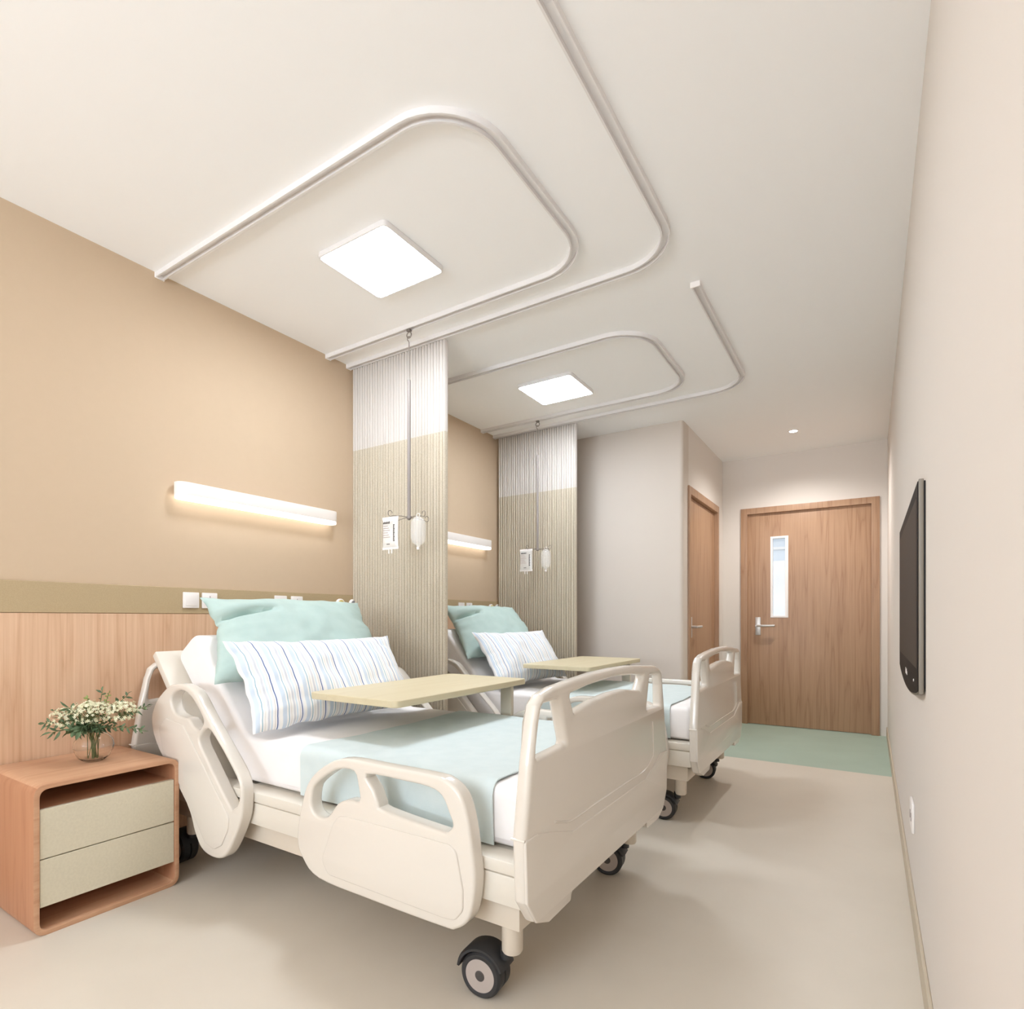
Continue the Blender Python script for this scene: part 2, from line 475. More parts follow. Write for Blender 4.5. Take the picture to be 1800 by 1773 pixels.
# ------------------------------------------------------------------ ceiling: curtain tracks, light panels, downlight
def arc_path(pts, r, z, n=10):
    return [(p[0], p[1], z) for p in _open_round(pts, r, n)]
def _open_round(pts, r, n):
    out = [pts[0]]
    for i in range(1, len(pts)-1):
        p = Vector(pts[i]); a = Vector(pts[i-1])-p; b = Vector(pts[i+1])-p; a.normalize(); b.normalize()
        s = p+a*r; c = s+b*r
        # quarter circle around c
        for j in range(n+1):
            t = j/n*PI/2
            out.append(tuple(c-b*r*math.cos(t)-a*r*math.sin(t)))
    out.append(pts[-1]); return out
HP = [(-.019, 0), (-.019, -.024), (-.012, -.024), (-.012, -.008), (.012, -.008), (.012, -.024), (.019, -.024), (.019, 0)]
def track(pts, r, label, caps=()):
    t = thing('curtain_track', (pts[0][0], pts[0][1], HC-.024), label, 'curtain rail')
    link('rail', sweep(HP, arc_path(pts, r, HC)), M_track, t)
    for (x, y, dx, dy) in caps:
        link('end_cap', bx((x-dx, y-dy, HC-.027), (x+dx, y+dy, HC), .002, 1), M_plate, t)
    return t
xw = XL+.004
t1 = track([(xw, 1.375), (-1.065, 1.375), (-1.065, 2.365), (xw, 2.365)], .24, 'white U-shaped curtain rail around the large light panel over the near bed', [(xw, 1.375, .004, .022), (xw, 2.365, .004, .022)])
track([(-.718, .30), (-.718, 2.53), (xw, 2.53)], .24, 'white L-shaped curtain rail running from overhead to the near curtain', [(-.718, .30, .022, .004), (xw, 2.53, .004, .022)])
track([(xw, 3.05), (-1.065, 3.05), (-1.065, 4.02), (xw, 4.02)], .24, 'white U-shaped curtain rail around the smaller-looking light panel over the far bed', [(xw, 3.05, .004, .022), (xw, 4.02, .004, .022)])
track([(-.718, 2.80), (-.718, 4.21), (xw, 4.21)], .24, 'white L-shaped curtain rail with a free end cap, leading to the far curtain', [(-.718, 2.80, .024, .005), (xw, 4.21, .004, .022)])

lp = thing('light_panel', (-1.885, 1.868, HC-.022), 'square glowing ceiling panel over the near bed, inside the larger rail loop', 'ceiling light')
def rsq(x0, y0, x1, y1, r): return rounded([(x0, y0), (x1, y0), (x1, y1), (x0, y1)], r)
link('frame', plate([rsq(-2.096, 1.672, -1.674, 2.062, .03), rsq(-2.087, 1.681, -1.683, 2.053, .022)], .024, .003, XY(HC-.012)), M_track, lp)
link('diffuser', plate([rsq(-2.0865, 1.6815, -1.6835, 2.0525, .022)], .018, .001, XY(HC-.0125)), M_panelglow, lp)
repeat(lp, (0, 1.695, 0), 'square glowing ceiling panel over the far bed')
dl = thing('downlight', (-.565, 5.49, HC-.006), 'small round recessed downlight in front of the entrance door', 'ceiling light')
link('ring', lathe([(.033, -.001), (.033, -.005), (.043, -.004), (.046, 0)], (-.565, 5.49, HC)), M_plate, dl)
link('lens', lathe([(.0, -.003), (.034, -.003), (.034, 0)], (-.565, 5.49, HC)), M_downglow, dl)

# ------------------------------------------------------------------ curtains
def make_curtain():
    x0, x1, y0 = -2.838, -2.066, 2.555
    bm = bmesh.new(); nr = 34; per = 10; n = nr*per
    ring = []
    for i in range(n+1):
        t = i/n; ph = i/per*2*PI
        off = .012-.024*abs(math.sin(ph/2))**.55; sx = .0016*math.sin(i*.31)
        ring.append((x0+(x1-x0)*t+sx, y0+off))
    zs = [.30, 1.2, 2.1, 2.688]
    for th in (0,):
        grid = [[bm.verts.new((x, y, z)) for x, y in ring] for z in zs]
        back = [[bm.verts.new((x, y+.004, z)) for x, y in ring] for z in zs]
    for g, f in ((grid, 1), (back, 0)):
        for r in range(len(zs)-1):
            for i in range(n): bm.faces.new((g[r][i], g[r][i+1], g[r+1][i+1], g[r+1][i]))
    for i in range(n):
        bm.faces.new((grid[0][i], grid[0][i+1], back[0][i+1], back[0][i])); bm.faces.new((grid[-1][i], grid[-1][i+1], back[-1][i+1], back[-1][i]))
    for r in range(len(zs)-1):
        for i in (0, n): bm.faces.new((grid[r][i], grid[r+1][i], back[r+1][i], back[r][i]))
    o = link('curtain', bm, M_curtain, org=((x0+x1)/2, y0, .30), angle=60)
    return tag(o, 'pleated curtain, white above and oatmeal below, beside the near bed', 'curtain', 'ward curtains')
cur = make_curtain()
c2 = repeat(cur, (0, 1.675, 0), 'pleated curtain, white above and oatmeal below, beyond the far bed')
c2.location.x += .018

# ------------------------------------------------------------------ wall lamps
def stadium_half(x0, x1, y0, y1, n=10):
    r = (x1-x0)/2+0; cx = x0+r
    pts = []
    for k in range(n+1):
        a = -PI/2-PI+PI*k/n
    # capsule in plan
    c0, c1 = y0+r, y1-r
    for k in range(n+1): a = PI+PI*k/n; pts.append((cx+r*math.cos(a), c0+r*math.sin(a)))
    for k in range(n+1): a = 0+PI*k/n; pts.append((cx+r*math.cos(a), c1+r*math.sin(a)))
    return pts
wl = thing('wall_lamp', (XL, 1.9, 1.655), 'long capsule-shaped wall lamp lit underneath, above the near bed', 'wall lamp', 'wall lamps over the beds')
st = stadium_half(XL+.002, XL+.084, 1.425, 2.385)
link('body', plate([st], .062, .003, XY(1.704)), M_lampbody, wl)
link('diffuser', plate([stadium_half(XL+.005, XL+.081, 1.428, 2.382)], .018, .003, XY(1.6655)), M_lampglow, wl)
repeat(wl, (0, 1.69, .018), 'long wall lamp lit underneath, above the far bed and half hidden by the near curtain')

# ------------------------------------------------------------------ sockets, gas outlets
XS = XL+.018
def plate_thing(name, y, z, label, cat, extra=None):
    t = thing(name, (XS, y, z-.04), label, cat, 'white wall plates over the beds')
    link('cover', bx((XS, y-.039, z-.039), (XS+.009, y+.039, z+.039), .003), M_plate, t)
    if extra == 'switch':
        link('rocker', bx((XS+.008, y-.028, z-.028), (XS+.0115, y+.028, z+.028), .002), M_plate, t)
    else:
        for dy, dz in ((-.012, 0), (.012, 0)) + (((0, .018),) if extra == 'socket' else ()):
            link('socket_slot', bx((XS+.0085, y+dy-.0015, z+dz-.006), (XS+.0098, y+dy+.0015, z+dz+.006)), M_inkl, t)
    return t
def gas_outlet(y, z, label, ringm):
    t = thing('gas_outlet', (XS, y, z-.034), label, 'medical gas outlet')
    link('flange', lathe([(0, .002), (.012, .002), (.012, .012), (.026, .016), (.034, .010), (.034, 0)], (XS, y, z), 'X'), M_plate, t)
    link('ring', lathe([(.006, .017), (.022, .019), (.028, .0145)], (XS, y, z), 'X'), ringm, t)
    link('nozzle', lathe([(0, .03), (.008, .03), (.009, .01)], (XS, y, z), 'X', 20), M_steel, t)
    return t
PER = 1.685
for k, dy, bed in ((0, 0, 'near'), (1, PER, 'far')):
    if k == 0:
        plate_thing('wall_switch', 1.512+dy, 1.168, 'blank square white switch nearest the nightstand, clear of the pillow', 'switch', 'switch')
        plate_thing('power_socket', 1.605+dy, 1.168, 'white socket half behind the corner of the near mint pillow', 'socket', 'socket')
    plate_thing('power_socket', 2.015+dy, 1.168, 'white socket showing above the %s mint pillow, the one nearer the camera' % bed, 'socket', 'two')
    plate_thing('power_socket', 2.122+dy, 1.168, 'white socket showing above the %s mint pillow, the one nearer the gas outlets' % bed, 'socket', 'socket')
    gas_outlet(2.443+dy, 1.168, ('round gas outlet with a yellow ring above the near mint pillow' if k == 0 else 'round gas outlet with a yellow ring above the far mint pillow'), M_yellow)
    gas_outlet(2.548+dy-(.0 if k else 0), 1.168, ('round gas outlet with a grey ring beside the near curtain' if k == 0 else 'round gas outlet with a grey ring beside the far curtain'), M_grey)
# sockets low on the right wall
t = thing('power_socket', (XR, 2.56, .30), 'low white wall socket on the television wall near the floor', 'socket')
link('cover', bx((XR-.009, 2.50, .30), (XR, 2.62, .405), .003), M_plate, t)
for dy in (-.025, .025):
    link('socket_slot', bx((XR-.0105, 2.56+dy-.004, .335), (XR-.0088, 2.56+dy+.004, .365), .0005), M_inkl, t)

# ------------------------------------------------------------------ television
tv = thing('television', (XR-.01, 2.615, .814), 'flat black television with silver edge and rounded bottom on the right wall', 'television')
Y0, Y1, ZT, ZB, ZM = 2.024, 3.207, 1.485, .860, .814
def tv_out(d=0):
    pts = [(Y0+d, ZT-d), (Y1-d, ZT-d), (Y1-d, ZB+d)]
    n = 14
    for k in range(1, n):
        t = k/n; y = Y1-d+(Y0-Y1+2*d)*t
        pts.append((y, ZB+d-(ZB-ZM)*math.sin(PI*t)**.8))
    pts.append((Y0+d, ZB+d)); return pts
link('body', plate([tv_out(0)], .0125, .002, YZ(.1263)), M_tvside, tv)
link('bezel', plate([tv_out(.006)], .003, .001, YZ(.1190)), M_tvbezel, tv)
link('screen', bx((.1163, Y0+.036, .930), (.1184, Y1-.036, 1.437)), M_screen, tv)
link('back_cover', bx((.1322, Y0+.003, ZB+.012), (XR-.0004, Y1-.003, ZT-.005), .0015), M_tvback, tv)
bm = bmesh.new()
for i, (a, b_) in enumerate(((-.052, .013), (-.021, .022), (.013, .016), (.038, .022))):
    box(bm, (.1168, 2.615+a, .868), (.1177, 2.615+a+.020, .868+b_), .0003, 1)
link('logo', bm, M_plate, tv)
link('power_light', lathe([(0, -.002), (.0045, -.002), (.0045, 0)], (.1177, 2.19, .884), 'X', 16), M_plate, tv)

# ------------------------------------------------------------------ hospital bed (built for the near bed, then copied)
C = 1.818
bed = thing('hospital_bed', (-1.75, C, 0), 'ivory adjustable hospital bed with raised back, the near one beside the nightstand', 'bed', 'hospital beds')
def mir(y): return 2*C-y
# footboard --------------------------------------------------
half = [(0, .281), (.33, .281), (.337, .258), (.468, .253), (.535, .282), (.583, .35), (.592, .514), (.562, .70), (.54, .80), (.525, .85), (.495, .874), (.43, .887), (.30, .897), (.15, .906)]
outl = [(C+a, b) for a, b in half] + [(C, .908)] + [(C-a, b) for a, b in half[:0:-1]]
def rr(outl, r): return rounded(outl, r, 3)
outl = rr(outl, .012)
def T(l): return [(C+a, b) for a, b in l]
holeL = rounded(T([(-.522, .80), (-.531, .708), (-.352, .716), (-.402, .852), (-.500, .848)]), [.01, .012, .012, .012, .02])
holeR = rounded(T([(.335, .72), (.519, .712), (.515, .80), (.500, .846), (.372, .852)]), [.012, .012, .01, .02, .012])
holeC = rounded(T([(-.335, .857), (-.305, .800), (-.15, .819), (-.02, .826), (.11, .824), (.265, .805), (.315, .856), (.2, .870), (0, .878), (-.2, .870)]), [.01, .008, .1, .1, .1, .012, .01, .1, .1, .1])
def board(name, xc, sgn, parent):
    p = link(name, plate([outl, holeL, holeR, holeC], .042, .014, YZ(xc), 3), M_bed, parent)
    xo = xc+sgn*.021
    low = T([(.592, .514), (.505, .518), (.32, .456), (-.068, .456), (-.32, .456), (-.457, .497), (-.527, .514), (-.5915, .514), (-.583, .35), (-.535, .282), (-.468, .255), (-.337, .258), (-.33, .281), (.33, .281), (.337, .258), (.468, .255), (.535, .282), (.583, .35)])
    link('lower_cover', plate([rr(low, .008)], .010, .004, YZ(xo-sgn*.002)), M_bed, p)
    crease = [(xo, C+a, b) for a, b in ((.40, .665), (.408, .60), (.41, .540), (.395, .520), (.30, .490), (.127, .490), (-.153, .490), (-.32, .488), (-.38, .500), (-.43, .515))]
    link('moulded_ridge', tube(smooth_path(crease, 4), .0032, 8), M_bed, p)
    for q in (1, -1):
        link('seam_ridge', tube([(xc-.0205, C+q*.5915, .513), (xc+.0205, C+q*.5915, .513)], .0035, 8), M_bed, p)
    return p
board('footboard', -.758, 1, bed)
board('headboard', -2.785, 1, bed)
# deck: side beams with ledge, cross beams, base cover ----------
for s in (1, -1):
    y0, y1 = (1.270, 1.345) if s == 1 else (mir(1.345), mir(1.270))
    b1 = bx((-2.70, y0, .392), (-.780, y1, .428), .004)
    box(b1, (-2.70, y0+.004, .306), (-.780, y1-.004, .388), .004)
    box(b1, (-2.70, y0+.012, .380), (-.780, y1-.012, .396))
    link('side_beam', b1, M_bedm, bed)
link('deck_panel', bx((-2.05, 1.345, .385), (-.80, mir(1.345), .425)), M_bedm, bed)
b1 = bx((-2.62, 1.312, .222), (-.806, mir(1.305), .306), .004)
link('base_cover', b1, M_post, bed)
# back section, raised ----------------------------------------
U = Vector((-.660, 0, .751)).normalized(); Nn = Vector((.751, 0, .660)).normalized(); P0 = Vector((-2.11, 0, .605))
def inc(s, y, n): return P0+U*s+Nn*n+Vector((0, y, 0))
def incbox(s0, s1, y0, y1, n0, n1, bev=.004):
    M = Matrix(((U.x, 0, Nn.x, P0.x), (0, 1, 0, 0), (U.z, 0, Nn.z, P0.z), (0, 0, 0, 1)))
    return box(bmesh.new(), (s0, y0, n0), (s1, y1, n1), bev, 2, M)
fb = incbox(-.10, .612, 1.265, mir(1.265), -.232, -.198, .006)
link('backrest_frame', fb, M_bedm, bed)
for yy in (1.45, mir(1.45)): link('backrest_strut', tube([(-2.42, yy, .68), (-2.15, yy, .32)], .018, 10), M_post, bed)
# side rails ---------------------------------------------------
footrail = [(-1.630, .345), (-1.600, .275), (-1.518, .229), (-1.291, .222), (-1.012, .222), (-.955, .230), (-.908, .275), (-.890, .370), (-.898, .45), (-.914, .54), (-.94, .600), (-.985, .630), (-1.04, .638), (-1.24, .638), (-1.398, .636), (-1.482, .608), (-1.560, .552), (-1.600, .480)]
fhA = [(-1.556, .46), (-1.552, .51), (-1.53, .54), (-1.465, .583), (-1.414, .602), (-1.355, .602), (-1.337, .56), (-1.333, .515), (-1.385, .509), (-1.43, .49), (-1.465, .45), (-1.49, .434), (-1.53, .434)]
fhB = [(-1.30, .602), (-1.15, .605), (-1.05, .602), (-1.005, .585), (-.982, .547), (-.967, .513), (-.983, .492), (-1.015, .488), (-1.225, .505), (-1.250, .522), (-1.27, .56)]
fraise = [(-1.445, .425), (-1.420, .453), (-1.38, .459), (-.975, .459), (-.950, .445), (-.927, .346), (-.927, .29), (-.955, .256), (-1.0, .252), (-1.47, .257), (-1.50, .30)]
headrail = [(-2.50, .775), (-2.572, .715), (-2.600, .633), (-2.54, .524), (-2.323, .334), (-2.261, .230), (-2.215, .178), (-2.150, .160), (-2.075, .170), (-2.020, .220), (-1.955, .330), (-1.940, .400), (-1.950, .480), (-2.04, .576), (-2.161, .688), (-2.250, .775), (-2.30, .800), (-2.357, .811), (-2.44, .804)]
hhA = [(-2.442, .738), (-2.416, .771), (-2.362, .786), (-2.289, .765), (-2.215, .70), (-2.201, .670), (-2.233, .640), (-2.271, .649), (-2.309, .676), (-2.357, .679), (-2.416, .695)]
hhB = [(-2.165, .650), (-2.100, .605), (-1.995, .512), (-1.962, .460), (-1.966, .401), (-1.999, .374), (-2.028, .381), (-2.179, .534), (-2.228, .592), (-2.215, .625)]
hraise = [(-2.385, .655), (-2.345, .650), (-2.30, .610), (-2.020, .335), (-2.028, .285), (-2.070, .220), (-2.120, .195), (-2.180, .208), (-2.29, .33), (-2.50, .53), (-2.53, .62), (-2.48, .665)]
def rail(s, outline, hA, hB, raised, slat):
    yc = 1.245 if s == 1 else mir(1.245)
    p = link('side_rail', plate([smooth_loop(outline, 4), smooth_loop(hA, 3), smooth_loop(hB, 3)], .050, .010, XZ(yc), 3), M_bed, bed)
    yo = yc-.025*s
    link('moulded_panel', plate([rounded(raised, .03, 4)], .008, .0038, XZ(yo-.0004*s)), M_bed, p)
    return p
for s in (1, -1):
    rail(s, footrail, fhA, fhB, fraise, 0)
    rail(s, headrail, hhA, hhB, hraise, 1)
# posts and casters -------------------------------------------
def caster(px, py, ang):
    """swivel caster; wheel axis horizontal, trailing the post"""
    cs = lathe([(.026, .140), (.030, .146), (.030, .30), (.026, .305)], (px, py, 0), 'Z', 24)
    post = link('leg_post', cs, M_post, bed)
    r = .064; hw = .037
    wc = Vector((px-.086, py, r))
    M = Matrix.Translation((px, py, 0)) @ Matrix.Rotation(ang, 4, 'Z') @ Matrix.Translation((-px, -py, 0))
    def tf(bm):
        for v in bm.verts: v.co = M @ v.co
        return bm
    # fender: hood over the rear upper half of the wheel, linked to the post
    hood = bmesh.new(); n = 18
    def ring(yy, ro, ri): 
        o_, i_ = [], []
        for k in range(n+1):
            a = R(22)+R(148)*k/n
            o_.append(hood.verts.new((wc.x+ro*math.cos(a), yy, wc.z+ro*math.sin(a)))); i_.append(hood.verts.new((wc.x+ri*math.cos(a), yy, wc.z+ri*math.sin(a))))
        return o_, i_
    A = ring(wc.y-hw-.002, r+.012, r+.005); B = ring(wc.y-hw+.008, r+.017, r+.005); Cc = ring(wc.y+hw-.008, r+.017, r+.005); D = ring(wc.y+hw+.002, r+.012, r+.005)
    for P_, Q_ in ((A, B), (B, Cc), (Cc, D)):
        for k in range(n):
            hood.faces.new((P_[0][k], P_[0][k+1], Q_[0][k+1], Q_[0][k])); hood.faces.new((P_[1][k], P_[1][k+1], Q_[1][k+1], Q_[1][k]))
    for S_ in (A, D):
        for k in range(n): hood.faces.new((S_[0][k], S_[0][k+1], S_[1][k+1], S_[1][k]))
    for k in (0, n):
        for P_, Q_ in ((A, B), (B, Cc), (Cc, D)): hood.faces.new((P_[0][k], Q_[0][k], Q_[1][k], P_[1][k]))
    lathe([(.018, .118), (.018, .150)], (px-.018, py, 0), 'Z', 20, hood)
    link('caster_fork', tf(hood), M_black, post)
    wh = lathe([(0, -.010), (.040, -.010), (.041, -hw+.004), (.048, -hw), (r-.006, -hw), (r, -hw+.007), (r, -.004), (r-.008, 0), (r, .004), (r, hw-.007), (r-.006, hw), (.048, hw), (.041, hw-.004), (.040, .010), (0, .010)], wc, 'Y', 48)
    link('caster_wheel', tf(wh), M_black, post)
    for q in (1, -1):
        link('hub_disc', tf(lathe([(.0, q*(hw-.006)), (.0, q*(hw-.001)), (.047, q*(hw-.001)), (.048, q*(hw-.006))], wc, 'Y', 36)), M_hub, post)
        link('hub_cap', tf(lathe([(0, q*(hw-.003)), (0, q*(hw+.001)), (.013, q*(hw+.001)), (.0165, q*(hw-.002))], wc, 'Y', 24)), M_hubc, post)
caster(-.853, 1.350, R(5)); caster(-.853, mir(1.350)-.02, R(8)); caster(-2.50, 1.350, R(4)); caster(-2.50, mir(1.350)-.02, R(-6))
BED2 = repeat(bed, (0, PER, 0), 'ivory adjustable hospital bed with raised back, the far one beyond the near curtain')

# ------------------------------------------------------------------ mattress
n_ = Nn; top_end = (inc(.555, 0, 0).x, inc(.555, 0, 0).z); bot_end = (inc(.575, 0, -.190).x, inc(.575, 0, -.190).z)
prof = [(-.800, .432), (-.800, .605), (-2.105, .605), top_end, bot_end, (-2.165, .432)]
prof = rounded(prof, [.012, .04, .09, .06, .05, .05], 6)
mb = plate([prof], mir(1.338)-1.338, .024, XZ(C), 3)
mt = link('mattress', mb, M_sheet, org=(-1.55, C, .43))
tag(mt, 'white sheeted mattress bent up at the head on the near bed', 'mattress', 'mattresses on the beds')
repeat(mt, (0, PER, 0), 'white sheeted mattress bent up at the head on the far bed')

# ------------------------------------------------------------------ aqua throw across the mattress
def make_throw():
    yl, yr, zt = 1.338, mir(1.338), .605
    path = []
    off = .0045; rc = .03
    zb = .436
    def side(y, s):
        pts = [(y-s*off, zb+(.0)), (y-s*off, .50), (y-s*off, zt-rc)]
        for k in range(1, 7):
            a = PI/2*k/6
            pts.append((y+s*rc-s*(rc+off)*math.cos(a), zt-rc+(rc+off)*math.sin(a)))
        return pts
    L_ = side(yl, 1); Rr = side(yr, -1)[::-1]
    mid = [(yl+rc+(yr-yl-2*rc)*k/28, zt+off) for k in range(1, 28)]
    # subdivide drop
    path = [L_[0], (L_[0][0], .456), (L_[0][0], .478), L_[1], (L_[0][0], .535), (L_[0][0], .56)] + L_[2:] + mid + Rr[:-2] + [(Rr[-1][0], .56), (Rr[-1][0], .535), Rr[-2], (Rr[-1][0], .478), (Rr[-1][0], .456), Rr[-1]]
    nx = 60; bm = bmesh.new(); rows = []
    for j, (y, z) in enumerate(path):
        row = []
        t = (y-yl)/(yr-yl); 
        xa = -1.755+.045*math.sin(PI*min(max(t, 0), 1))*.8+.012*noise.noise(Vector((y*3, 1, z*4)))
        xb = -.905+.008*noise.noise(Vector((y*4, 7, z*4)))
        if t <= .01: xa = -1.755+.02*(zt-z)
        for i in range(nx+1):
            x = xa+(xb-xa)*i/nx
            h = .004*noise.noise(Vector((x*5, y*5, 3)))+.0025*noise.noise(Vector((x*13+y*5, y*11, 8)))
            h = max(h, -.002)
            if z > .58: row.append(bm.verts.new((x, y, z+h+.001)))
            else: row.append(bm.verts.new((x, y-(h+.001)*(1 if y < C else -1), z)))
        rows.append(row)
    fs = []
    for a, b_ in zip(rows, rows[1:]):
        for i in range(nx): fs.append(bm.faces.new((a[i], a[i+1], b_[i+1], b_[i])))
    bmesh.ops.recalc_face_normals(bm, faces=bm.faces)
    if sum(f.normal.z for f in bm.faces) < 0: bmesh.ops.reverse_faces(bm, faces=bm.faces)
    bm.normal_update()
    g = bmesh.ops.solidify(bm, geom=bm.faces[:], thickness=-.0035)
    o = link('bed_throw', bm, M_throw, org=(-1.33, C, .436), angle=70)
    return tag(o, 'pale aqua throw laid across the foot half of the near mattress', 'blanket', 'aqua throws')
th = make_throw()
repeat(th, (0, PER, 0), 'pale aqua throw laid across the foot half of the far mattress')

# ------------------------------------------------------------------ pillows
def pillow(name, m, center, xdir, ydir, W, Hh, T, pinch, seed, label, group, wr=1.0, extra=None):
    X = Vector(xdir).normalized(); Y = Vector(ydir).normalized(); Z = X.cross(Y).normalized(); c = Vector(center)
    nu, nv = 84, 44; bm = bmesh.new(); uvl = bm.loops.layers.uv.new('UVMap')
    def pos(u, v, s):
        # u,v in -1..1
        px = u*(1-pinch*(1-v*v)*abs(u)**3); py = v*(1-pinch*1.2*(1-u*u)*abs(v)**3)
        edge = (max(0, 1-abs(u)**3.2))**.62*(max(0, 1-abs(v)**2.6))**.62
        d = T*edge
        q = Vector((u*2.2+seed, v*1.6, s*.7))
        d *= 1+.16*noise.noise(q*1.3)
        fold = noise.noise(Vector((u*1.5+seed, v*7, 2)))*.5+noise.noise(Vector((u*3+seed*2, v*15, 5)))*.28
        d += s*0 + wr*.012*fold*(abs(u)**2.5)*min(1, edge*3)
        d += wr*.004*noise.noise(Vector((u*5+seed, v*5, 9)))*min(1, edge*3)
        wob = .010*wr*noise.noise(Vector((v*4+seed, u*2, 3)))*abs(u)**6
        wobv = .008*wr*noise.noise(Vector((u*5+seed, v*2, 6)))*abs(v)**6
        zz = s*d
        p = Vector((px*W/2+wob, py*Hh/2+wobv, zz))
        if extra: p = extra(u, v, s, p)
        return c+X*p.x+Y*p.y+Z*p.z
    V = {}
    for s in (1, -1):
        for i in range(nu+1):
            for j in range(nv+1):
                if s == -1 and (i in (0, nu) or j in (0, nv)): V[i, j, s] = V[i, j, 1]; continue
                u = -math.cos(PI*i/nu)*.35+(-1+2*i/nu)*.65; v = -math.cos(PI*j/nv)*.35+(-1+2*j/nv)*.65
                V[i, j, s] = bm.verts.new(pos(u, v, s))
    for s in (1, -1):
        for i in range(nu):
            for j in range(nv):
                q = [(i, j), (i+1, j), (i+1, j+1), (i, j+1)]
                try: f = bm.faces.new([V[a, b_, s] for a, b_ in q])
                except ValueError: continue
                for lpp, (a, b_) in zip(f.loops, q): lpp[uvl].uv = (-math.cos(PI*a/nu)*.175+.5*.35+(a/nu)*.65, b_/nv)
    o = link(name, bm, m, org=c-Y*Hh/2, angle=80)
    return tag(o, label, 'pillow', group)
# mint pillow: lies high on the raised back, near top corner folded over
def mint_extra(u, v, s, p):
    # a gathered fold across the upper end nearest the camera
    if s == 1:
        t = max(0, 1-((u+.72)/.42)**2); g = math.exp(-((v-.42-.12*(u+.8))/.055)**2)
        p.z -= .045*t*g
        g2 = math.exp(-((v-.62)/.10)**2); p.z += .010*t*g2
    if u < -.55: p.x -= .030*((-u-.55)/.45)*max(0, v-.45)/.55
    if u < -.8: p.x += .016*math.exp(-((v-.36)/.14)**2)*((-u-.8)/.2)
    if u > .8: p.x -= .020*math.exp(-((v-.30)/.2)**2)*((u-.8)/.2)
    p.x *= 1.03-.02*v
    p.x += .05*v-(.03*max(0, -v)*max(0, -u))
    return p
cs = .462
mint = pillow('mint_pillow', M_pgreen, inc(cs, 1.812, .060), (0, 1, 0), U, .875, .470, .095, .035, 2.3, 'mint green pillow high on the raised back of the near bed', 'mint pillows', 1.3, mint_extra)
repeat(mint, (0, PER, 0), 'mint green pillow high on the raised back of the far bed')
a_ = R(33)   # striped pillow stands steeper
S_up = Vector((-math.sin(a_), 0, math.cos(a_)))
bot = Vector((-1.955, 1.738, .632)); 
strp = pillow('striped_pillow', M_stripe, bot+S_up*.215, (.03, 1, 0), S_up+Vector((0, .03, 0)), .895, .415, .072, .07, 5.1, 'blue and white striped pillow leaning on the near mint pillow', 'striped pillows', 1.1)
repeat(strp, (0, PER, 0), 'blue and white striped pillow leaning on the far mint pillow')

# ------------------------------------------------------------------ overbed table
tb = thing('overbed_table', (-1.56, 2.44, 0), 'pale maple overbed table with putty-coloured column across the near bed', 'table', 'overbed tables')
link('tabletop', plate([rounded([(-1.955, 1.52), (-1.462, 1.52), (-1.462, 2.455), (-1.955, 2.455)], .035)], .027, .004, XY(.7615)), M_table, tb)
link('column', bx((-1.605, 2.424, .05), (-1.540, 2.452, .752), .005), M_tleg, tb)
link('support_arm', bx((-1.60, 1.95, .728), (-1.545, 2.450, .748), .003), M_tleg, tb)
bm = bx((-1.88, 2.425, .045), (-1.27, 2.452, .075), .004)
for x in (-1.86, -1.30): box(bm, (x-.02, 1.85, .045), (x+.02, 2.45, .07), .004)
link('base_frame', bm, M_tleg, tb)
for x in (-1.86, -1.30):
    for y in (1.88, 2.43):
        link('caster', lathe([(0, -.012), (.020, -.012), (.022, 0), (.020, .012), (0, .012)], (x, y, .022), 'Y', 24), M_black, tb)
repeat(tb, (0, PER, 0), 'pale maple overbed table with putty-coloured column across the far bed')

# ------------------------------------------------------------------ ceiling-hung drip stands, bags and bottles
IX, IY = -2.178, 2.365
iv = thing('drip_hanger', (IX, IY, 1.63), 'grey drip rod with four curled hooks hanging from the near rail loop', 'drip hanger', 'drip hangers')
bm = bx((IX-.012, IY-.010, HC-.034), (IX+.012, IY+.010, HC-.022), .002)
link('glider', bm, M_steel, iv)
ringp = [(IX+.0165*math.cos(a), IY, HC-.052+.0165*math.sin(a)) for a in [2*PI*k/20 for k in range(20)]]
link('ring', tube(ringp, .0032, 8, None, True), M_steel, iv)
hook = [(IX+.010*math.cos(a)-.002, IY, HC-.072+.012*math.sin(a)) for a in [R(10+k*24) for k in range(11)]] + [(IX, IY, HC-.095), (IX, IY, 2.40)]
link('wire_hook', tube(hook, .0026, 8), M_steel, iv)
link('rod', lathe([(.004, 2.414), (.0085, 2.410), (.0095, 2.40), (.0095, 1.652), (.013, 1.65), (.013, 1.636), (.006, 1.628), (0, 1.626)], (IX, IY, 0), 'Z', 20), M_rod, iv)
for k, ang in enumerate((178, -92, 2, 88)):
    a = R(ang-10); d = Vector((math.cos(a), math.sin(a), 0)); c0 = Vector((IX, IY, 1.641))
    pts = [c0+d*t for t in (.008, .04, .08, .108)]
    pts[1].z += .003; pts[3].z -= .003
    for j in range(9):
        q = R(-90+j*34); pts.append(c0+d*(.122+.018*math.cos(q)*(1-j*.05))+Vector((0, 0, -.003+.017+.018*math.sin(q)*(1-j*.05)-.004)))
    link('arm', tube(smooth_path(pts, 3), .0020, 6), M_steel, iv)
iv2 = repeat(iv, (-.118, 1.655, 0), 'grey drip rod with four curled hooks hanging from the far rail loop')

